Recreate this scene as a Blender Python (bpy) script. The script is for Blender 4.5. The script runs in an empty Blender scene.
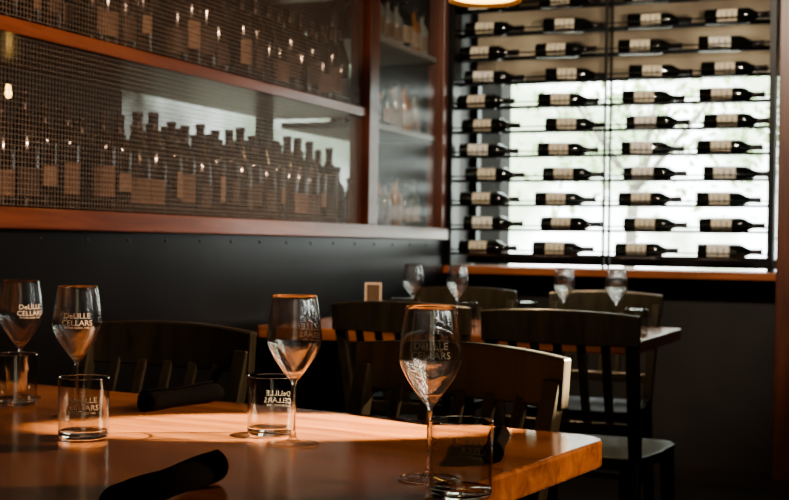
import bpy, bmesh, math, random
from mathutils import Matrix, Vector
random.seed(7)
scene = bpy.context.scene
COL = scene.collection

# ------------------------------------------------------------ materials
def new_mat(name):
    m = bpy.data.materials.new(name); m.use_nodes = True
    nt = m.node_tree
    return m, nt, nt.nodes['Principled BSDF']
def pmat(name, col, rough=0.5, metal=0.0, noise=0.0, nscale=20, coat=0.0, spec=0.5, trans=0.0, bump=0.0):
    m, nt, b = new_mat(name)
    b.inputs['Roughness'].default_value = rough
    b.inputs['Metallic'].default_value = metal
    b.inputs['Coat Weight'].default_value = coat
    b.inputs['Specular IOR Level'].default_value = spec
    b.inputs['Base Color'].default_value = (*col, 1)
    if noise > 0 or bump > 0:
        tc = nt.nodes.new('ShaderNodeTexCoord')
        n = nt.nodes.new('ShaderNodeTexNoise'); n.inputs['Scale'].default_value = nscale
        n.inputs['Detail'].default_value = 6
        nt.links.new(tc.outputs['Object'], n.inputs['Vector'])
        if noise > 0:
            r = nt.nodes.new('ShaderNodeValToRGB')
            r.color_ramp.elements[0].position = 0.3; r.color_ramp.elements[1].position = 0.7
            r.color_ramp.elements[0].color = (*[c*(1-noise) for c in col], 1)
            r.color_ramp.elements[1].color = (*[min(1, c*(1+noise)) for c in col], 1)
            nt.links.new(n.outputs['Fac'], r.inputs['Fac'])
            nt.links.new(r.outputs['Color'], b.inputs['Base Color'])
        if bump > 0:
            bp = nt.nodes.new('ShaderNodeBump'); bp.inputs['Strength'].default_value = bump
            bp.inputs['Distance'].default_value = 0.002
            nt.links.new(n.outputs['Fac'], bp.inputs['Height'])
            nt.links.new(bp.outputs['Normal'], b.inputs['Normal'])
    return m
def wood(name, c1, c2, rough=0.3, axis=0, scale=1.0, coat=0.3, planks=0.0):
    m, nt, b = new_mat(name)
    tc = nt.nodes.new('ShaderNodeTexCoord')
    mp = nt.nodes.new('ShaderNodeMapping')
    s = [14*scale]*3; s[axis] = 1.1*scale
    mp.inputs['Scale'].default_value = s
    nt.links.new(tc.outputs['Object'], mp.inputs['Vector'])
    n = nt.nodes.new('ShaderNodeTexNoise'); n.inputs['Scale'].default_value = 2.0
    n.inputs['Detail'].default_value = 9; n.inputs['Roughness'].default_value = 0.62
    n.inputs['Distortion'].default_value = 0.6
    nt.links.new(mp.outputs['Vector'], n.inputs['Vector'])
    r = nt.nodes.new('ShaderNodeValToRGB')
    r.color_ramp.elements[0].position = 0.32; r.color_ramp.elements[1].position = 0.68
    r.color_ramp.elements[0].color = (*c1, 1); r.color_ramp.elements[1].color = (*c2, 1)
    nt.links.new(n.outputs['Fac'], r.inputs['Fac'])
    out = r.outputs['Color']
    if planks > 0:
        sx = nt.nodes.new('ShaderNodeSeparateXYZ'); nt.links.new(tc.outputs['Object'], sx.inputs[0])
        d = nt.nodes.new('ShaderNodeMath'); d.operation = 'DIVIDE'; d.inputs[1].default_value = planks
        nt.links.new(sx.outputs[1 if axis == 0 else 0], d.inputs[0])
        f = nt.nodes.new('ShaderNodeMath'); f.operation = 'FLOOR'; nt.links.new(d.outputs[0], f.inputs[0])
        wn = nt.nodes.new('ShaderNodeTexWhiteNoise'); wn.noise_dimensions = '1D'
        nt.links.new(f.outputs[0], wn.inputs['W'])
        mr = nt.nodes.new('ShaderNodeMapRange'); mr.inputs['To Min'].default_value = 0.78; mr.inputs['To Max'].default_value = 1.1
        nt.links.new(wn.outputs['Value'], mr.inputs['Value'])
        hs = nt.nodes.new('ShaderNodeHueSaturation'); nt.links.new(out, hs.inputs['Color'])
        nt.links.new(mr.outputs[0], hs.inputs['Value']); out = hs.outputs['Color']
    nt.links.new(out, b.inputs['Base Color'])
    b.inputs['Roughness'].default_value = rough
    b.inputs['Coat Weight'].default_value = coat
    b.inputs['Coat Roughness'].default_value = 0.15
    bp = nt.nodes.new('ShaderNodeBump'); bp.inputs['Strength'].default_value = 0.15; bp.inputs['Distance'].default_value = 0.001
    nt.links.new(n.outputs['Fac'], bp.inputs['Height']); nt.links.new(bp.outputs['Normal'], b.inputs['Normal'])
    return m
def emis(name, col, s):
    m, nt, b = new_mat(name)
    b.inputs['Base Color'].default_value = (*col, 1)
    b.inputs['Emission Color'].default_value = (*col, 1)
    b.inputs['Emission Strength'].default_value = s
    return m
def glassmat(name, col=(1, 1, 1), ior=1.45, rough=0.0, clear=0.0):
    m = bpy.data.materials.new(name); m.use_nodes = True
    nt = m.node_tree; nt.nodes.clear()
    o = nt.nodes.new('ShaderNodeOutputMaterial')
    g = nt.nodes.new('ShaderNodeBsdfGlass'); g.inputs['Color'].default_value = (*col, 1)
    g.inputs['IOR'].default_value = ior; g.inputs['Roughness'].default_value = rough
    last = g
    if clear > 0:
        t = nt.nodes.new('ShaderNodeBsdfTransparent'); mx = nt.nodes.new('ShaderNodeMixShader'); mx.inputs[0].default_value = clear
        nt.links.new(g.outputs[0], mx.inputs[1]); nt.links.new(t.outputs[0], mx.inputs[2]); last = mx
    nt.links.new(last.outputs[0], o.inputs[0]); return m
def thinglass(name, tint=(0.9, 0.93, 0.92), rough=0.03, haze=0.0, gain=0.9, edge=None, base=0.04, epow=3.0):
    # single-sheet glass: Schlick reflectance over a clear tinted sheet, optional darker absorption at grazing angles
    m = bpy.data.materials.new(name); m.use_nodes = True
    nt = m.node_tree; nt.nodes.clear()
    o = nt.nodes.new('ShaderNodeOutputMaterial')
    t = nt.nodes.new('ShaderNodeBsdfTransparent'); t.inputs['Color'].default_value = (*tint, 1)
    g = nt.nodes.new('ShaderNodeBsdfGlossy'); g.inputs['Roughness'].default_value = rough
    lw = nt.nodes.new('ShaderNodeLayerWeight'); lw.inputs['Blend'].default_value = 0.5
    pw = nt.nodes.new('ShaderNodeMath'); pw.operation = 'POWER'; pw.inputs[1].default_value = 5
    nt.links.new(lw.outputs['Facing'], pw.inputs[0])
    ma = nt.nodes.new('ShaderNodeMath'); ma.operation = 'MULTIPLY_ADD'; ma.inputs[1].default_value = gain; ma.inputs[2].default_value = base
    nt.links.new(pw.outputs[0], ma.inputs[0])
    if edge:
        p2 = nt.nodes.new('ShaderNodeMath'); p2.operation = 'POWER'; p2.inputs[1].default_value = epow
        nt.links.new(lw.outputs['Facing'], p2.inputs[0])
        cm = nt.nodes.new('ShaderNodeMix'); cm.data_type = 'RGBA'
        cm.inputs[6].default_value = (*tint, 1); cm.inputs[7].default_value = (*edge, 1)
        nt.links.new(p2.outputs[0], cm.inputs[0]); nt.links.new(cm.outputs[2], t.inputs['Color'])
    mx = nt.nodes.new('ShaderNodeMixShader')
    nt.links.new(ma.outputs[0], mx.inputs[0]); nt.links.new(t.outputs[0], mx.inputs[1]); nt.links.new(g.outputs[0], mx.inputs[2])
    last = mx
    if haze > 0:
        d = nt.nodes.new('ShaderNodeBsdfDiffuse'); d.inputs['Color'].default_value = (0.7, 0.72, 0.72, 1)
        m2 = nt.nodes.new('ShaderNodeMixShader'); m2.inputs[0].default_value = haze
        nt.links.new(mx.outputs[0], m2.inputs[1]); nt.links.new(d.outputs[0], m2.inputs[2]); last = m2
    nt.links.new(last.outputs[0], o.inputs[0]); return m

M_table = wood('table_wood', (0.20, 0.072, 0.026), (0.46, 0.20, 0.080), 0.25, 0, 1.0, 0.4, 0.13)
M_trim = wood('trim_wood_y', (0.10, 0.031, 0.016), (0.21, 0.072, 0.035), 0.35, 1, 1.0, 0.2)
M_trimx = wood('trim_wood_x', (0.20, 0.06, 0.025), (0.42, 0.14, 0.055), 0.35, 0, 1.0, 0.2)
M_post = wood('post_wood_z', (0.07, 0.022, 0.013), (0.15, 0.048, 0.026), 0.38, 2, 1.0, 0.15)
M_chair = wood('chair_dark_wood', (0.015, 0.0145, 0.010), (0.040, 0.037, 0.024), 0.36, 2, 1.5, 0.15)
M_floor = wood('floor_wood', (0.012, 0.007, 0.005), (0.03, 0.017, 0.011), 0.4, 1, 0.8, 0.1, 0.14)
M_panel = pmat('dark_steel_panel', (0.013, 0.014, 0.017), 0.34, 0.5, 0.35, 3, 0.0, 0.5, bump=0.05)
M_wall = pmat('dark_paint', (0.014, 0.010, 0.009), 0.6, 0, 0.2, 8)
M_ceil = pmat('ceiling_paint', (0.03, 0.026, 0.023), 0.8, 0, 0.2, 5)
M_black = pmat('black_metal', (0.012, 0.012, 0.012), 0.4, 0.7, 0.1, 30)
M_steel = pmat('rack_steel', (0.05, 0.05, 0.05), 0.3, 0.9, 0.1, 30)
M_mesh = pmat('wire_mesh_metal', (0.36, 0.33, 0.30), 0.45, 0.6, 0.1, 40)
M_bottle = pmat('dark_bottle_glass', (0.006, 0.007, 0.004), 0.09, 0, 0.2, 30, 0.5, 0.6)
M_bottle_c = pmat('cellar_bottle_glass', (0.014, 0.008, 0.005), 0.16, 0, 0.2, 30, 0.3, 0.5)
M_cap = pmat('bottle_capsule', (0.02, 0.012, 0.012), 0.35, 0.3, 0.3, 60)
M_labels = [pmat('paper_label_cream', (0.68, 0.60, 0.46), 0.7, 0, 0.12, 60),
            pmat('paper_label_white', (0.78, 0.74, 0.65), 0.7, 0, 0.12, 60),
            pmat('paper_label_tan', (0.42, 0.30, 0.18), 0.7, 0, 0.15, 60)]
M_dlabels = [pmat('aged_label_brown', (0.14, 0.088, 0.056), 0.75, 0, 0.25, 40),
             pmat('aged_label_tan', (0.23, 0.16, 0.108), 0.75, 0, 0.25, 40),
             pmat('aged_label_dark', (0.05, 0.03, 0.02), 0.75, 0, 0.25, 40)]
M_ink = pmat('label_ink', (0.06, 0.04, 0.03), 0.7, 0, 0.2, 60)
M_glass = glassmat('clear_glass')
M_bowl = glassmat('crystal_bowl', clear=0.25)
M_tumbw = thinglass('tumbler_glass', (0.97, 0.975, 0.97), 0.01, 0, 0.9, (0.60, 0.59, 0.57), 0.09, 4.0)
M_foot = thinglass('foot_glass', (0.95, 0.955, 0.95), 0.02, 0, 0.7, (0.7, 0.7, 0.7), 0.09, 3.0)
M_pane = thinglass('window_glass')
M_cabpane = thinglass('cabinet_glass', (0.85, 0.88, 0.88), 0.3, 0.015, 0.35)
# side window; glow fading towards one end is painted into its tint
M_sidepane = thinglass('side_window_painted_glow', (0.085, 0.095, 0.085), 0.2)
nt = M_sidepane.node_tree
tcs = nt.nodes.new('ShaderNodeTexCoord'); sxs = nt.nodes.new('ShaderNodeSeparateXYZ'); nt.links.new(tcs.outputs['Object'], sxs.inputs[0])
nzs = nt.nodes.new('ShaderNodeTexNoise'); nzs.inputs['Scale'].default_value = 5; nt.links.new(tcs.outputs['Object'], nzs.inputs['Vector'])
ads = nt.nodes.new('ShaderNodeMath'); ads.operation = 'MULTIPLY_ADD'; ads.inputs[1].default_value = 0.6; nt.links.new(nzs.outputs['Fac'], ads.inputs[0]); nt.links.new(sxs.outputs[1], ads.inputs[2])
mrs = nt.nodes.new('ShaderNodeMapRange'); mrs.inputs['From Min'].default_value = 4.35; mrs.inputs['From Max'].default_value = 5.05
nt.links.new(ads.outputs[0], mrs.inputs['Value'])
rps = nt.nodes.new('ShaderNodeValToRGB'); rps.color_ramp.elements[0].color = (0.006, 0.006, 0.005, 1); rps.color_ramp.elements[1].color = (0.15, 0.165, 0.145, 1)
nt.links.new(mrs.outputs[0], rps.inputs['Fac'])
for nd in nt.nodes:
    if nd.type == 'BSDF_TRANSPARENT': nt.links.new(rps.outputs['Color'], nd.inputs['Color'])
M_fillpane = thinglass('fill_window_tint', (0.26, 0.21, 0.155), 0.1)  # dims the daylight from the added window behind the camera
M_napkin = pmat('black_linen', (0.0045, 0.0045, 0.0052), 0.95, 0, 0.3, 300, spec=0.15, bump=0.6)
M_print = pmat('white_glass_print', (0.85, 0.82, 0.75), 0.6, 0, 0.05, 50)
M_lampout = pmat('pendant_brass', (0.35, 0.20, 0.06), 0.35, 0.8, 0.1, 30)
M_bulb = emis('warm_bulb', (1.0, 0.60, 0.18), 5)
M_cab_in = pmat('cabinet_interior', (0.02, 0.012, 0.009), 0.6, 0, 0.3, 6)
M_shelf2 = pmat('pale_shelf', (0.20, 0.17, 0.15), 0.5, 0, 0.15, 12)
M_concrete = pmat('exterior_concrete', (0.02, 0.018, 0.016), 0.9, 0, 0.3, 4)
M_bark = pmat('tree_bark', (0.28, 0.26, 0.22), 0.9, 0, 0.3, 8)
M_leaf = pmat('foliage', (0.42, 0.55, 0.28), 0.7, 0, 0.3, 3)
M_ground = pmat('pavement', (0.5, 0.48, 0.45), 0.9, 0, 0.15, 3)
M_card = pmat('menu_card', (0.10, 0.08, 0.06), 0.6, 0, 0.1, 40)
# translucent roller blind
M_blind = bpy.data.materials.new('roller_blind_fabric'); M_blind.use_nodes = True
nt = M_blind.node_tree; nt.nodes.clear()
o = nt.nodes.new('ShaderNodeOutputMaterial'); tr = nt.nodes.new('ShaderNodeBsdfTranslucent'); df = nt.nodes.new('ShaderNodeBsdfDiffuse')
tcb = nt.nodes.new('ShaderNodeTexCoord'); nz = nt.nodes.new('ShaderNodeTexNoise'); nz.inputs['Scale'].default_value = 3
nt.links.new(tcb.outputs['Object'], nz.inputs['Vector'])
rp = nt.nodes.new('ShaderNodeValToRGB'); rp.color_ramp.elements[0].color = (0.16, 0.125, 0.095, 1); rp.color_ramp.elements[1].color = (0.40, 0.335, 0.27, 1)
rp.color_ramp.elements[0].position = 0.35; rp.color_ramp.elements[1].position = 0.65
nt.links.new(nz.outputs['Fac'], rp.inputs['Fac'])
nt.links.new(rp.outputs['Color'], tr.inputs['Color']); df.inputs['Color'].default_value = (0.45, 0.38, 0.30, 1)
mx = nt.nodes.new('ShaderNodeMixShader'); mx.inputs[0].default_value = 0.35
nt.links.new(tr.outputs[0], mx.inputs[1]); nt.links.new(df.outputs[0], mx.inputs[2]); nt.links.new(mx.outputs[0], o.inputs[0])

# ------------------------------------------------------------ mesh builder
class MB:
    def __init__(s): s.bm = bmesh.new(); s.mats = []
    def mi(s, mat):
        if mat not in s.mats: s.mats.append(mat)
        return s.mats.index(mat)
    def box(s, c, d, mat, rot=None):
        r = bmesh.ops.create_cube(s.bm, size=1.0)
        M = Matrix.Translation(c) @ (rot if rot is not None else Matrix.Identity(4)) @ Matrix.Diagonal((d[0], d[1], d[2], 1))
        bmesh.ops.transform(s.bm, matrix=M, verts=r['verts'])
        k = s.mi(mat)
        for f in {f for v in r['verts'] for f in v.link_faces}: f.material_index = k
    def span(s, a, b, mat):
        s.box([(a[i]+b[i])/2 for i in range(3)], [abs(b[i]-a[i]) for i in range(3)], mat)
    def quad(s, pts, mat):
        f = s.bm.faces.new([s.bm.verts.new(p) for p in pts]); f.material_index = s.mi(mat)
    def beam(s, a, b, w, d, mat, up=Vector((0, 1, 0))):
        a = Vector(a); b = Vector(b); z = (b-a); L = z.length; z.normalize()
        x = up.cross(z).normalized(); y = z.cross(x)
        R = Matrix((x, y, z)).transposed().to_4x4()
        s.box((a+b)/2, (w, d, L), mat, R)
    def rod(s, a, b, r, mat, seg=8, r2=None):
        a = Vector(a); b = Vector(b); z = b-a
        M = Matrix.Translation((a+b)/2) @ z.to_track_quat('Z', 'Y').to_matrix().to_4x4()
        q = bmesh.ops.create_cone(s.bm, cap_ends=True, segments=seg, radius1=r, radius2=r if r2 is None else r2, depth=z.length, matrix=M)
        k = s.mi(mat)
        for f in {f for v in q['verts'] for f in v.link_faces}:
            f.material_index = k; f.smooth = len(f.verts) == 4
    def lathe(s, prof, mats, M=Matrix.Identity(4), seg=32, a0=0.0, a1=2*math.pi):
        full = abs(a1-a0-2*math.pi) < 1e-6
        n = seg if full else seg+1
        rings = []
        for r, z in prof:
            if r < 1e-7: rings.append([s.bm.verts.new(M @ Vector((0, 0, z)))])
            else: rings.append([s.bm.verts.new(M @ Vector((r*math.cos(a0+(a1-a0)*i/seg), r*math.sin(a0+(a1-a0)*i/seg), z))) for i in range(n)])
        for j in range(len(rings)-1):
            A, B = rings[j], rings[j+1]
            mat = mats[j] if isinstance(mats, list) else mats
            k = s.mi(mat)
            for i in range(seg):
                i2 = (i+1) % n
                try:
                    if len(A) == 1 and len(B) == 1: continue
                    if len(A) == 1: f = s.bm.faces.new((A[0], B[i2], B[i]))
                    elif len(B) == 1: f = s.bm.faces.new((A[i], A[i2], B[0]))
                    else: f = s.bm.faces.new((A[i], A[i2], B[i2], B[i]))
                    f.material_index = k; f.smooth = True
                except ValueError: pass
    def mesh(s, name):
        me = bpy.data.meshes.new(name); s.bm.to_mesh(me); s.bm.free()
        for m in s.mats: me.materials.append(m)
        return me
    def finish(s, name, loc=(0, 0, 0), rz=0.0, bevel=0.0, parent=None, seg=2):
        ob = bpy.data.objects.new(name, s.mesh(name)); COL.objects.link(ob)
        ob.location = loc; ob.rotation_euler = (0, 0, rz)
        if parent: ob.parent = parent
        if bevel > 0:
            b = ob.modifiers.new('bevel', 'BEVEL'); b.width = bevel; b.segments = seg; b.limit_method = 'ANGLE'; b.angle_limit = math.radians(40)
            b.harden_normals = False
        return ob
def empty(name, loc=(0, 0, 0), rz=0.0):
    e = bpy.data.objects.new(name, None); COL.objects.link(e); e.location = loc; e.rotation_euler = (0, 0, rz)
    e.empty_display_size = 0.1
    return e
def inst(me, name, loc, rot, parent, scale=1.0):
    o = bpy.data.objects.new(name, me); COL.objects.link(o); o.location = loc; o.rotation_euler = rot; o.parent = parent
    o.scale = (scale,)*3
    return o

WX = -2.265     # left wall face
FY = 6.20       # rack plane
X1, Y0, CZ = 2.4, -1.6, 2.9

# ------------------------------------------------------------ room shell
b = MB(); b.span((-3.2, Y0-0.2, -0.1), (X1+0.2, 6.75, 0), M_floor); b.finish('floor')
b = MB(); b.span((-3.2, Y0-0.2, CZ), (X1+0.2, 6.75, CZ+0.1), M_ceil); b.finish('ceiling')
b = MB()
b.span((-2.80, Y0, 0), (WX, 6.30, 1.07), M_panel)
for i in range(30):
    y = 0.2+i*0.21
    b.lathe([(0.006, 0), (0.0055, 0.0018), (0.003, 0.003), (0, 0.0033)], M_steel, Matrix.Translation((WX, y, 1.045)) @ Matrix.Rotation(math.pi/2, 4, 'Y'), 8)
b.finish('wall_left')
b = MB()
bx0, bx1 = -2.80, -2.74
b.span((bx0, Y0, 1.07), (bx1, 4.0, CZ), M_cab_in)
b.span((bx0, 4.0, 1.07), (bx1, 5.12, 1.30), M_cab_in)
b.span((bx0, 4.0, 1.62), (bx1, 5.12, CZ), M_cab_in)
b.span((bx0, 5.12, 1.07), (bx1, 5.18, CZ), M_cab_in)
b.span((bx0, 5.18, 2.05), (bx1, 6.30, CZ), M_cab_in)
b.span((bx0, 5.18, 1.07), (bx1, 6.30, 1.18), M_cab_in)
b.finish('wall_left_upper')
b = MB(); b.quad([(-2.772, 4.0, 1.30), (-2.772, 5.12, 1.30), (-2.772, 5.12, 1.62), (-2.772, 4.0, 1.62)], M_sidepane)
b.quad([(-2.772, 5.18, 1.18), (-2.772, 6.30, 1.18), (-2.772, 6.30, 2.05), (-2.772, 5.18, 2.05)], M_sidepane)
b.finish('window_2')
b = MB()
b.span((-2.80, 6.30, 0), (X1, 6.70, 0.92), M_wall)
b.span((-2.80, 6.30, 2.35), (X1, 6.70, CZ), M_wall)
b.span((-2.80, 6.30, 0.92), (-2.30, 6.70, 2.35), M_wall)
b.span((-0.60, 6.30, 0.92), (X1, 6.70, 2.35), M_wall)
b.finish('wall_far')
b = MB(); b.span((X1, Y0, 0), (X1+0.15, 6.30, CZ), M_wall); b.finish('wall_right')
b = MB()
b.span((-2.80, Y0-0.15, 0), (0.3, Y0, CZ), M_wall); b.span((1.7, Y0-0.15, 0), (X1, Y0, CZ), M_wall)
b.span((0.3, Y0-0.15, 0), (1.7, Y0, 0.9), M_wall); b.span((0.3, Y0-0.15, 2.4), (1.7, Y0, CZ), M_wall)  # gap left for the added fill window
b.finish('wall_back')
b = MB()
for (x0, x1) in ((0.3, 0.35), (0.975, 1.025), (1.65, 1.7)): b.span((x0, Y0-0.10, 0.9), (x1, Y0-0.04, 2.4), M_black)
b.span((0.3, Y0-0.10, 0.9), (1.7, Y0-0.04, 0.95), M_black); b.span((0.3, Y0-0.10, 2.35), (1.7, Y0-0.04, 2.4), M_black); b.span((0.3, Y0-0.10, 1.65), (1.7, Y0-0.04, 1.69), M_black)
b.quad([(0.3, Y0-0.07, 0.9), (1.7, Y0-0.07, 0.9), (1.7, Y0-0.07, 2.4), (0.3, Y0-0.07, 2.4)], M_fillpane)
b.finish('added_fill_window')  # unseen window, added for soft fill light and reflections in the glasses
b = MB()
b.span((-2.30, 6.60, 0.95), (-0.60, 6.66, 1.0), M_black); b.span((-2.30, 6.60, 2.30), (-0.60, 6.66, 2.35), M_black)
b.span((-2.30, 6.60, 1.0), (-2.26, 6.66, 2.30), M_black); b.span((-0.64, 6.60, 1.0), (-0.60, 6.66, 2.30), M_black)
b.quad([(-2.26, 6.63, 1.0), (-0.64, 6.63, 1.0), (-0.64, 6.63, 2.30), (-2.26, 6.63, 2.30)], M_pane)
b.finish('window_1')
b = MB(); b.span((-2.25, 6.55, 1.90), (-0.65, 6.553, 2.32), M_blind); b.rod((-2.25, 6.552, 1.90), (-0.65, 6.552, 1.90), 0.008, M_black)
b.rod((-2.25, 6.552, 2.325), (-0.65, 6.552, 2.325), 0.024, M_blind)
b.finish('roller_blind')
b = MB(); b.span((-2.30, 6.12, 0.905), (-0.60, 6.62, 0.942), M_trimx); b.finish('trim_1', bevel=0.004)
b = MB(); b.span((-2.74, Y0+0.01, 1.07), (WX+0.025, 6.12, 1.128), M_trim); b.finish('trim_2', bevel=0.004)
b = MB(); b.span((-0.655, 6.10, 0.0), (-0.49, 6.30, CZ-0.001), M_post); b.finish('trim_3', bevel=0.005)

# ------------------------------------------------------------ wine cabinet (left)
cab = empty('wine_cabinet')
b = MB()
b.span((-2.34, 5.125, 1.129), (WX+0.02, 5.225, CZ-0.001), M_post)
b.span((-2.34, 6.06, 1.129), (WX+0.01, 6.12, CZ-0.001), M_post)
b.span((-2.34, 0.9, 1.129), (WX+0.02, 1.0, CZ-0.001), M_post)
b.finish('frame_posts', parent=cab, bevel=0.003)
b = MB()
b.span((-2.73, 1.0, 1.590), (WX+0.005, 5.12, 1.630), M_trim)
b.span((-2.73, 1.0, 2.10), (WX+0.005, 5.12, 2.14), M_trim)
b.finish('shelf_boards', parent=cab, bevel=0.003)
b = MB()
b.span((-2.73, 5.23, 1.56), (WX-0.03, 6.055, 1.585), M_shelf2)
b.span((-2.73, 5.23, 1.95), (WX-0.03, 6.055, 1.975), M_shelf2)
b.finish('pale_shelves', parent=cab, bevel=0.002)
b = MB()
def wires(z0, z1):
    y = 1.02
    while y < 5.11:
        b.span((WX-0.0145, y, z0), (WX-0.0132, y+0.0013, z1), M_mesh); y += 0.0145
    z = z0
    while z < z1:
        b.span((WX-0.0130, 1.02, z), (WX-0.0117, 5.11, z+0.0013), M_mesh); z += 0.0145
wires(1.135, 1.585); wires(1.64, 2.09)
b.finish('wire_mesh_screen', parent=cab)
b = MB(); b.quad([(WX-0.022, 5.23, 1.13), (WX-0.022, 6.06, 1.13), (WX-0.022, 6.06, CZ-0.002), (WX-0.022, 5.23, CZ-0.002)], M_cabpane); b.finish('glass_door', parent=cab)

# ------------------------------------------------------------ bottles
PB = [(0, 0.004), (0.02, 0.001), (0.034, 0), (0.0375, 0.004), (0.0375, 0.185), (0.0365, 0.197), (0.031, 0.212), (0.021, 0.227), (0.0152, 0.242), (0.0142, 0.25), (0.014, 0.284), (0.0158, 0.286), (0.0158, 0.293), (0.0148, 0.2985), (0, 0.2995)]
PB2 = [(0, 0.004), (0.02, 0.001), (0.038, 0), (0.041, 0.004), (0.041, 0.14), (0.0375, 0.17), (0.028, 0.205), (0.0185, 0.232), (0.0152, 0.25), (0.0142, 0.255), (0.014, 0.282), (0.0158, 0.284), (0.0158, 0.291), (0.0148, 0.2965), (0, 0.2975)]
def bottle(name, label, z0, z1, glass=M_bottle, prof=PB, cap=M_cap, seg=20, wrap=78):
    b = MB()
    mats = [glass if prof[i][1] < 0.24 else cap for i in range(len(prof)-1)]
    b.lathe(prof, mats, seg=seg)
    R = prof[3][0]+0.0004
    c = -math.pi/2; w = math.radians(wrap)
    b.lathe([(R, z0), (R, z1)], label, seg=12, a0=c-w, a1=c+w)
    for (f0, f1, ww) in ((0.74, 0.79, 26), (0.46, 0.50, 38), (0.2, 0.23, 20)):
        a = math.radians(ww)
        b.lathe([(R+0.0002, z0+(z1-z0)*f0), (R+0.0002, z0+(z1-z0)*f1)], M_ink, seg=6, a0=c-a, a1=c+a)
    return b.mesh(name)
rack_meshes = [bottle('rack_bottle_a', M_labels[0], 0.058, 0.150, wrap=62), bottle('rack_bottle_b', M_labels[1], 0.045, 0.145, wrap=60), bottle('rack_bottle_c', M_labels[0], 0.065, 0.155, wrap=58)]
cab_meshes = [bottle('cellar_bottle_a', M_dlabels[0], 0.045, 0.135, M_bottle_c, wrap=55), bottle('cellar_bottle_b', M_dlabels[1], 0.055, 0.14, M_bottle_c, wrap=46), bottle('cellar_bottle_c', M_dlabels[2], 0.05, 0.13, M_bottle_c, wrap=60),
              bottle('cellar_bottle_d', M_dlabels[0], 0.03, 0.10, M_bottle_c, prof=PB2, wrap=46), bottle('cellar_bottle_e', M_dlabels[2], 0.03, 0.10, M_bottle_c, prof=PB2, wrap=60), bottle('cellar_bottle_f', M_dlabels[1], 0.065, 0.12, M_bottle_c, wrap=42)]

coll = empty('wine_bottle_collection')
k = 0
for (zb) in (1.1285, 1.6305):
    for row, xr in enumerate((-2.335, -2.43, -2.525, -2.62)):
        y = 1.07 + 0.02*row
        while y < 5.06:
            me = random.choice(cab_meshes)
            if random.random() > (0.04 if row < 2 else 0.25) and not (row == 3 and y > 3.6):
                k += 1
                inst(me, 'bottle_%d' % k, (xr+random.uniform(-.006, .006), y, zb), (0, 0, math.pi/2+random.uniform(-.8, .8)), coll, random.uniform(1.0, 1.12) if row == 0 else random.uniform(0.97, 1.05))
            y += random.uniform(0.090, 0.097)
spir = empty('spirit_bottle_collection')
M_amber = pmat('amber_spirit', (0.22, 0.08, 0.02), 0.1, 0, 0.2, 20, 0.5)
M_clear = pmat('pale_spirit', (0.20, 0.19, 0.17), 0.1, 0, 0.2, 20, 0.5)
PS = [(0, 0), (0.036, 0), (0.04, 0.005), (0.04, 0.14), (0.033, 0.165), (0.015, 0.185), (0.013, 0.225), (0.017, 0.227), (0.017, 0.25), (0, 0.252)]
def spirit(name, g, lab):
    b = MB(); b.lathe(PS, [g]*6+[M_cap]*3, seg=16); b.lathe([(0.0405, 0.03), (0.0405, 0.11)], lab, seg=10, a0=-math.pi/2-1.2, a1=-math.pi/2+1.2)
    return b.mesh(name)
sm = [spirit('spirit_a', M_amber, M_dlabels[1]), spirit('spirit_b', M_clear, M_dlabels[0]), spirit('spirit_c', M_bottle, M_dlabels[1])]
k = 0
for zb in (1.1285, 1.5855, 1.9755):
    for xr in (-2.36, -2.48):
        y = 5.30
        while y < 6.02:
            k += 1
            inst(random.choice(sm), 'bottle_%d' % k, (xr, y, zb), (0, 0, math.pi/2+random.uniform(-.5, .5)), spir, random.uniform(.8, 1.05))
            y += random.uniform(0.10, 0.15)

# ------------------------------------------------------------ wine rack in the window
rack = empty('wine_rack')
b = MB()
b.span((-2.262, 6.13, 0.943), (-2.232, 6.24, 2.34), M_black)
b.span((-0.70, 6.13, 0.943), (-0.672, 6.24, 2.34), M_black)
b.span((-1.462, 6.235, 0.943), (-1.450, 6.25, 2.34), M_steel)
b.span((-1.462, 6.12, 0.943), (-1.450, 6.135, 2.34), M_steel)
RZ0, RDZ = 1.035, 0.1215
for r in range(11):
    z = RZ0+RDZ*r
    for dy in (-0.030, 0.030):
        b.rod((-2.24, 6.185+dy, z-0.0305), (-0.69, 6.185+dy, z-0.0305), 0.0056, M_black, 6)
    b.rod((-2.24, 6.135, z-0.010), (-0.69, 6.135, z-0.010), 0.0035, M_black, 6)
b.finish('rails', parent=rack)
k = 0
for r in range(11):
    z = RZ0+RDZ*r
    off = 0.018 if r % 2 else -0.012
    for cx in (-2.048, -1.647, -1.237, -0.872):
        k += 1
        xx = cx-0.15+off+random.uniform(-.012, .012)
        if cx == -0.872: xx = min(xx, -1.0)
        inst(random.choice(rack_meshes), 'bottle_%d' % k, (xx, 6.185, z), (random.uniform(-.25, .05), math.pi/2, 0), rack, 1.0)

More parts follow.
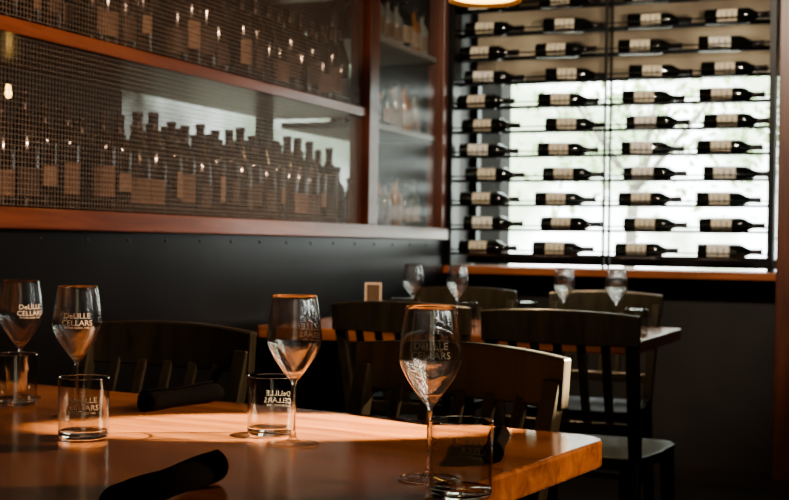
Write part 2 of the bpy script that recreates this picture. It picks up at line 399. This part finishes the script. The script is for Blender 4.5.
# ------------------------------------------------------------ tables
def table(name, L, D, H, r, loc, rz, px=(-0.35, 0.35), T=0.042):
    b = MB(); bm = b.bm; vs = []
    for (cx, cy, a) in ((L/2-r, D/2-r, 0), (-L/2+r, D/2-r, 90), (-L/2+r, -D/2+r, 180), (L/2-r, -D/2+r, 270)):
        for i in range(9):
            t = math.radians(a+90*i/8); vs.append((cx+r*math.cos(t), cy+r*math.sin(t)))
    top = [bm.verts.new((x, y, H)) for x, y in vs]; bot = [bm.verts.new((x, y, H-T)) for x, y in vs]
    k = b.mi(M_table)
    bm.faces.new(top); bm.faces.new(list(reversed(bot)))
    n = len(vs)
    for i in range(n):
        f = bm.faces.new((bot[i], bot[(i+1) % n], top[(i+1) % n], top[i])); f.smooth = False
    e = empty(name, loc, rz)
    b.finish('tabletop', parent=e, bevel=0.005, seg=3)
    b = MB()
    for x in px:
        b.lathe([(0, 0), (0.10, 0), (0.105, 0.008), (0.09, 0.018), (0.05, 0.03), (0.036, 0.06), (0.036, H-T-0.06), (0.06, H-T-0.03), (0.0, H-T-0.03)], M_black, Matrix.Translation((x, 0, 0)), 28)
        b.box((x, 0, 0.02), (0.07, D*0.75, 0.035), M_black)
        b.box((x, 0, H-T-0.015), (0.08, D*0.7, 0.028), M_black)
    b.box((0, 0, H-T-0.016), (L*0.8, 0.08, 0.026), M_black)
    b.finish('pedestal_legs', parent=e)
    return e
TH = 0.75
table('dining_table', 1.50, 0.96, TH, 0.055, (-1.262, 1.625, 0), math.radians(-7.5), (0.05, -0.60))
table('dining_table.001', 1.36, 0.82, TH, 0.03, (-1.535, 4.47, 0), 0, (-0.58, 0.28))

# ------------------------------------------------------------ chairs (local: faces +Y, back at y = 0)
def chair(name, loc, rz):
    b = MB(); W = 0.44; H = 0.86
    bm = b.bm; pts = [(-0.20, 0.02), (0.20, 0.02), (0.225, 0.20), (0.225, 0.38), (0.20, 0.43), (0.10, 0.445), (-0.10, 0.445), (-0.20, 0.43), (-0.225, 0.38), (-0.225, 0.20)]
    k = b.mi(M_chair)
    t = [bm.verts.new((x, y, 0.455)) for x, y in pts]; u = [bm.verts.new((x*0.97, y, 0.42)) for x, y in pts]
    cen = bm.verts.new((0, 0.22, 0.445))
    n = len(pts)
    for i in range(n):
        bm.faces.new((t[i], t[(i+1) % n], cen)); bm.faces.new((u[i], u[(i+1) % n], t[(i+1) % n], t[i]))
    bm.faces.new(list(reversed(u)))
    for sx in (-1, 1):
        x = sx*0.195
        b.beam((x, 0.40, 0.42), (sx*0.205, 0.425, 0), 0.036, 0.036, M_chair)
        b.beam((x, 0.03, 0.46), (x, -0.06, 0), 0.034, 0.040, M_chair)
        b.beam((x, 0.035, 0.40), (sx*0.208, -0.075, H-0.04), 0.034, 0.030, M_chair)
        b.beam((sx*0.198, -0.03, 0.17), (sx*0.2, 0.41, 0.17), 0.018, 0.026, M_chair, up=Vector((0, 0, 1)))
    b.beam((-0.19, 0.41, 0.22), (0.19, 0.41, 0.22), 0.018, 0.026, M_chair)
    b.beam((-0.19, -0.025, 0.22), (0.19, -0.025, 0.22), 0.018, 0.026, M_chair)
    def curved(z0, z1, yb, thick, sag, w, crown):
        N = 16; k = b.mi(M_chair); rings = []
        for i in range(N+1):
            s = -1+2*i/N; x = s*w/2; y = yb-sag*(1-s*s); zt = z1+crown*(1-s*s)
            rings.append([bm.verts.new(p) for p in ((x, y-thick/2, z0), (x, y+thick/2, z0), (x, y+thick/2-0.008, zt), (x, y-thick/2-0.008, zt))])
        for i in range(N):
            A, B = rings[i], rings[i+1]
            for j in range(4):
                f = bm.faces.new((A[j], A[(j+1) % 4], B[(j+1) % 4], B[j])); f.material_index = k
        bm.faces.new(rings[0]); bm.faces.new(list(reversed(rings[-1])))
    curved(H-0.085, H, -0.072, 0.024, 0.028, 0.46, 0.012)
    curved(0.52, 0.555, 0.005, 0.02, 0.012, 0.38, 0.0)
    for i in range(5):
        x = -0.13+0.065*i; s = x/0.23
        b.beam((x, 0.005-0.012*(1-s*s), 0.54), (x*1.05, -0.066-0.028*(1-s*s), H-0.07), 0.026, 0.010, M_chair)
    bmesh.ops.recalc_face_normals(bm, faces=bm.faces)
    return b.finish(name, loc, rz, bevel=0.004)
R = math.radians
chair('dining_chair', (-0.80, 2.10, 0), R(180-17))
chair('dining_chair.001', (-1.52, 2.30, 0), R(180-6))
chair('dining_chair.002', (-0.955, 3.60, 0), R(-3))
chair('dining_chair.003', (-1.50, 3.76, 0), R(-2))
chair('dining_chair.004', (-1.81, 5.06, 0), R(180))
chair('dining_chair.005', (-1.21, 5.06, 0), R(180))

# ------------------------------------------------------------ glassware
def interp(prof, z):
    for (r0, z0), (r1, z1) in zip(prof, prof[1:]):
        if z0 <= z <= z1 and z1 > z0: return r0+(r1-r0)*(z-z0)/(z1-z0)
    return prof[-1][0]
def smooth(pts, n=4):
    out = []
    P = [pts[0]]+pts+[pts[-1]]
    for i in range(1, len(P)-2):
        for j in range(n):
            t = j/n; q = []
            for c in (0, 1):
                p0, p1, p2, p3 = P[i-1][c], P[i][c], P[i+1][c], P[i+2][c]
                q.append(0.5*((2*p1)+(-p0+p2)*t+(2*p0-5*p1+4*p2-p3)*t*t+(-p0+3*p1-3*p2+p3)*t**3))
            out.append(tuple(q))
    out.append(pts[-1]); return out
BOWL = smooth([(0.0042, 0.092), (0.0085, 0.097), (0.020, 0.112), (0.0335, 0.133), (0.0402, 0.150), (0.0400, 0.162), (0.0368, 0.190), (0.0322, 0.2175)], 4)
WG_STEM = [(0, 0.0045), (0.012, 0.0050), (0.0055, 0.010), (0.0036, 0.020), (0.0034, 0.060), (0.0036, 0.085)]
WG_FOOT = [(0.036, 0.0), (0.0385, 0.0008), (0.0385, 0.0016), (0.030, 0.0028), (0.012, 0.0050)]
WG_IN = [(r-0.0012, z) for r, z in reversed(BOWL) if z > 0.1005] + [(0.004, 0.0995), (0, 0.0990)]
b = MB()
b.lathe(WG_STEM+BOWL+[(0.0317, 0.2181)]+WG_IN, M_bowl, seg=64)
b.lathe(WG_FOOT, M_foot, seg=64)
b.lathe([(0.0380, 0.0003), (0.0388, 0.0007), (0.0390, 0.0013), (0.0386, 0.0020), (0.0378, 0.0019)], M_glass, seg=64)
WG_MESH = b.mesh('wine_glass_mesh')
T_BASE = [(0, 0), (0.033, 0), (0.0352, 0.002), (0.0365, 0.006), (0.0368, 0.011), (0.034, 0.0125), (0, 0.0115)]
T_WALL = [(0.0366, 0.008), (0.0375, 0.0895)]
T_WALLI = [(0.0350, 0.014), (0.0360, 0.0895)]
T_RIM = [(0.0360, 0.0893), (0.0363, 0.0905), (0.0369, 0.0910), (0.0375, 0.0903), (0.0376, 0.0893)]
b = MB(); b.lathe(T_BASE, M_glass, seg=64); b.lathe(T_WALL, M_tumbw, seg=64); b.lathe(T_WALLI, M_tumbw, seg=64); b.lathe(T_RIM, M_glass, seg=64)
TG_MESH = b.mesh('tumbler_mesh')
def textmesh(lines, prof, phi, parent, Rr):
    for idx, (s, size, z) in enumerate(lines):
        cu = bpy.data.curves.new('t', 'FONT'); cu.body = s; cu.size = size; cu.align_x = 'CENTER'; cu.resolution_u = 2
        to = bpy.data.objects.new('t', cu); COL.objects.link(to)
        bpy.context.view_layer.update()
        me = bpy.data.meshes.new_from_object(to)
        bpy.data.objects.remove(to)
        for v in me.vertices:
            zz = z+v.co.y; r = interp(prof, zz)+0.0003; a = phi+v.co.x*1.05/Rr
            v.co = (r*math.cos(a), r*math.sin(a), zz)
        me.materials.clear(); me.materials.append(M_print)
        t = bpy.data.objects.new('printed_text_%d' % (idx+1), me); COL.objects.link(t); t.parent = parent
def wine_glass(x, y, phi=None):
    o = bpy.data.objects.new('wine_glass', WG_MESH); COL.objects.link(o); o.location = (x, y, TH+0.0003)
    if phi is not None:
        textmesh([('DeLILLE', 0.0125, 0.1660), ('CELLARS', 0.0125, 0.1545), ('ESTABLISHED 1992', 0.0048, 0.1490)], BOWL, phi, o, 0.040)
def tumbler(x, y, phi=None):
    o = bpy.data.objects.new('glass_tumbler', TG_MESH); COL.objects.link(o); o.location = (x, y, TH+0.0003)
    if phi is not None:
        textmesh([('DeLILLE', 0.0115, 0.0560), ('CELLARS', 0.0115, 0.0450), ('ESTABLISHED 1992', 0.0044, 0.0395)], T_WALL, phi, o, 0.037)
wine_glass(-0.580, 1.526, R(-69))
wine_glass(-0.859, 1.699, R(70))
wine_glass(-1.305, 1.787, R(-55))
wine_glass(-1.553, 1.954, R(-25))
tumbler(-0.506, 1.436, R(95))
tumbler(-0.931, 1.768, R(100))
tumbler(-1.161, 1.608, R(-56))
tumbler(-1.495, 1.870)
for (x, y) in ((-1.065, 4.70), (-1.28, 4.77), (-1.67, 4.67), (-1.88, 4.74)): wine_glass(x, y)
for (x, y) in ((-0.914, 4.34), (-1.545, 4.425), (-1.38, 4.62), (-1.86, 4.57)): tumbler(x, y)

# ------------------------------------------------------------ napkin rolls
def napkin(p0, p1, r, name='rolled_napkin'):
    p0 = Vector((*p0, TH+r*0.93)); p1 = Vector((*p1, TH+r*0.93)); ax = (p1-p0); L = ax.length; ax.normalize()
    b = MB(); bm = b.bm; k = b.mi(M_napkin)
    side = Vector((-ax.y, ax.x, 0)); up = Vector((0, 0, 1))
    N = 84; turns = 3.2; S = 12; rows = []
    for s in range(S+1):
        t = s/S; c = p0+ax*L*t
        fl = 1+0.06*math.cos(t*math.pi*2)+0.03*math.sin(t*9)
        row = []
        for i in range(N+1):
            a = turns*2*math.pi*i/N
            rr = (0.18+0.82*i/N)*r*fl*(1+0.03*math.sin(3*a+4*t))
            row.append(bm.verts.new(c+side*rr*math.cos(a)+up*rr*math.sin(a)*0.92+ax*(0.004*math.sin(a*1.7) if s in (0, S) else 0)))
        rows.append(row)
    for s in range(S):
        for i in range(N):
            f = bm.faces.new((rows[s][i], rows[s][i+1], rows[s+1][i+1], rows[s+1][i])); f.smooth = True; f.material_index = k
    o = b.finish(name)
    m = o.modifiers.new('thick', 'SOLIDIFY'); m.thickness = 0.0022; m.offset = -1
    return o
napkin((-1.245, 1.90), (-1.215, 2.085), 0.0205)
napkin((-0.808, 1.381), (-0.785, 1.15), 0.023)
napkin((-0.590, 1.84), (-0.545, 1.67), 0.0165)

b = MB(); b.box((0, 0, 0.006), (0.07, 0.05, 0.012), M_chair); b.box((0, 0, 0.075), (0.052, 0.004, 0.125), M_card)
b.box((-0.029, 0, 0.075), (0.005, 0.008, 0.13), M_labels[1]); b.box((0.029, 0, 0.075), (0.005, 0.008, 0.13), M_labels[1]); b.box((0, 0, 0.142), (0.064, 0.008, 0.006), M_labels[1])
b.finish('menu_holder', (-1.99, 4.60, TH+0.0003), R(15), bevel=0.001)

# ------------------------------------------------------------ lamps
lampx, lampy, lampz = -1.46, 4.32, 1.90
b = MB()
b.lathe([(0.13, 0), (0.125, 0.02), (0.10, 0.07), (0.06, 0.105), (0.02, 0.12), (0.02, 0.16), (0.0, 0.162)], M_lampout, seg=40)
b.lathe([(0.128, 0.0), (0.122, 0.02), (0.097, 0.067), (0.058, 0.10), (0, 0.112)], M_lampout, seg=40)
b.lathe([(0, 0.004), (0.06, 0.006), (0.112, 0.012), (0.118, 0.02)], M_bulb, seg=32)
b.rod((0, 0, 0.16), (0, 0, CZ-lampz-0.002), 0.004, M_black)
b.finish('pendant_lamp', (lampx, lampy, lampz))
b = MB(); b.lathe([(0, -0.014), (0.008, -0.011), (0.012, 0), (0.009, 0.011), (0.006, 0.03)], M_bulb, seg=16); b.lathe([(0.007, 0.03), (0.007, 0.05), (0, 0.05)], M_black, seg=12)
b.rod((0, 0, 0.05), (0, 0, 0.088), 0.002, M_black); b.finish('filament_bulb', (-2.70, 3.32, 1.50))

# ------------------------------------------------------------ exterior
b = MB(); b.span((-30, 6.9, -0.15), (20, 40, -0.1), M_ground); b.span((-30, -10, -0.15), (-3.3, 6.9, -0.1), M_ground); b.finish('street_pavement')
b = MB(); b.span((-2.64, 7.5, -0.1), (-2.42, 7.7, 4.0), M_concrete); b.finish('exterior_column')
def tree(name, x, y, s, n=600):
    e = empty(name, (x, y, -0.095))
    b = MB(); b.rod((0, 0, 0), (0.1, 0, 2.2*s), 0.09*s, M_bark, 10, 0.06*s)
    for a in range(5): b.rod((0.1, 0, 1.9*s), (0.1+math.cos(a*1.3)*0.9*s, math.sin(a*1.3)*0.9*s, 3.0*s), 0.04*s, M_bark, 6, 0.02*s)
    b.finish('trunk', parent=e)
    b = MB(); k = b.mi(M_leaf)
    for i in range(n):
        v = Vector((random.gauss(0, .8), random.gauss(0, .8), random.gauss(0, .5)))*s+Vector((0.1, 0, 2.7*s))
        q = Matrix.Translation(v) @ Matrix.Rotation(random.uniform(0, 6.28), 4, Vector((random.random()-.5, random.random()-.5, random.random()-.5)).normalized())
        sz = random.uniform(.05, .11)*s
        f = b.bm.faces.new([b.bm.verts.new(q @ Vector(p)) for p in ((-sz, 0, 0), (0, -sz*.5, 0), (sz, 0, 0), (0, sz*.5, 0))]); f.material_index = k
    b.finish('leaves', parent=e)
tree('street_tree', -3.3, 15.0, 0.95); tree('street_tree.001', -1.2, 17.5, 1.0, 900)
tree('street_tree.002', -9.5, 10.5, 1.0)

# ------------------------------------------------------------ world (hazy bright daylight)
w = bpy.data.worlds.new('daylight'); scene.world = w; w.use_nodes = True
nt = w.node_tree; bg = nt.nodes['Background']
tc = nt.nodes.new('ShaderNodeTexCoord'); nz = nt.nodes.new('ShaderNodeTexNoise'); nz.inputs['Scale'].default_value = 14; nz.inputs['Detail'].default_value = 3
rp = nt.nodes.new('ShaderNodeValToRGB')
rp.color_ramp.elements[0].position = 0.40; rp.color_ramp.elements[0].color = (0.36, 0.44, 0.31, 1)
rp.color_ramp.elements[1].position = 0.56; rp.color_ramp.elements[1].color = (0.95, 0.98, 1.0, 1)
nt.links.new(tc.outputs['Generated'], nz.inputs['Vector']); nt.links.new(nz.outputs['Fac'], rp.inputs['Fac'])
nt.links.new(rp.outputs['Color'], bg.inputs['Color']); bg.inputs['Strength'].default_value = 7.5

# ------------------------------------------------------------ lights
def look(o, tgt):
    o.rotation_euler = (Vector(tgt)-o.location).to_track_quat('-Z', 'Y').to_euler()
def spot(name, loc, tgt, e, col, size=60, blend=0.4, rad=0.05):
    l = bpy.data.lights.new(name, 'SPOT'); l.energy = e; l.color = col; l.spot_size = R(size); l.spot_blend = blend; l.shadow_soft_size = rad
    o = bpy.data.objects.new(name, l); COL.objects.link(o); o.location = loc; look(o, tgt); return o
def area(name, loc, tgt, e, col, sx, sy, portal=False):
    l = bpy.data.lights.new(name, 'AREA'); l.energy = e; l.color = col; l.shape = 'RECTANGLE'; l.size = sx; l.size_y = sy
    o = bpy.data.objects.new(name, l); COL.objects.link(o); o.location = loc; look(o, tgt)
    if portal: l.cycles.is_portal = True
    return o
area('window_portal', (-1.45, 6.68, 1.65), (-1.45, 0, 1.65), 1, (1, 1, 1), 1.7, 1.35, True)
area('side_window_portal', (-2.79, 5.77, 1.6), (0, 5.77, 1.6), 1, (1, 1, 1), 1.06, 0.9, True)
area('fill_window_portal', (1.0, Y0-0.13, 1.65), (1.0, 5, 1.65), 1, (1, 1, 1), 1.4, 1.5, True)  # sampling portal of the added fill window
spot('low_sun_spot', (2.2, 3.7, 2.35), (-0.93, 1.88, 0.75), 15000, (1.0, 0.76, 0.52), 4.6, 0.15, 0.02)
spot('evening_sun_spot', (2.2, 3.7, 2.1), (-0.8, 1.95, 0.75), 650, (1.0, 0.62, 0.36), 20, 0.6, 0.05)
spot('cabinet_spot', (1.2, 1.6, 2.75), (-2.3, 3.2, 1.62), 620, (1.0, 0.64, 0.42), 60, 0.8, 0.12)
spot('rack_spot', (-0.6, 3.2, 2.75), (-1.45, 6.2, 1.5), 300, (1.0, 0.86, 0.68), 50, 0.6, 0.1)
spot('pendant_bulb_light', (lampx, lampy, lampz-0.02), (lampx, lampy, 0), 40, (1.0, 0.68, 0.38), 130, 0.5, 0.08)

# ------------------------------------------------------------ camera
cd = bpy.data.cameras.new('camera'); cam = bpy.data.objects.new('camera', cd); COL.objects.link(cam)
cd.sensor_width = 36; cd.lens = 1300/789*36; cd.clip_start = 0.05
roll = R(0.9); yaw = R(22.48); pitch = R(-0.25)
Rm = Matrix.Rotation(yaw, 4, 'Z') @ Matrix.Rotation(math.pi/2+pitch, 4, 'X') @ Matrix.Rotation(roll, 4, 'Z')
cam.matrix_world = Matrix.Translation((0, 0, 1.045)) @ Rm
cd.dof.use_dof = True; cd.dof.focus_distance = 1.8; cd.dof.aperture_fstop = 9
scene.camera = cam
scene.view_settings.look = 'AgX - Medium High Contrast'
scene.view_settings.exposure = 0.35
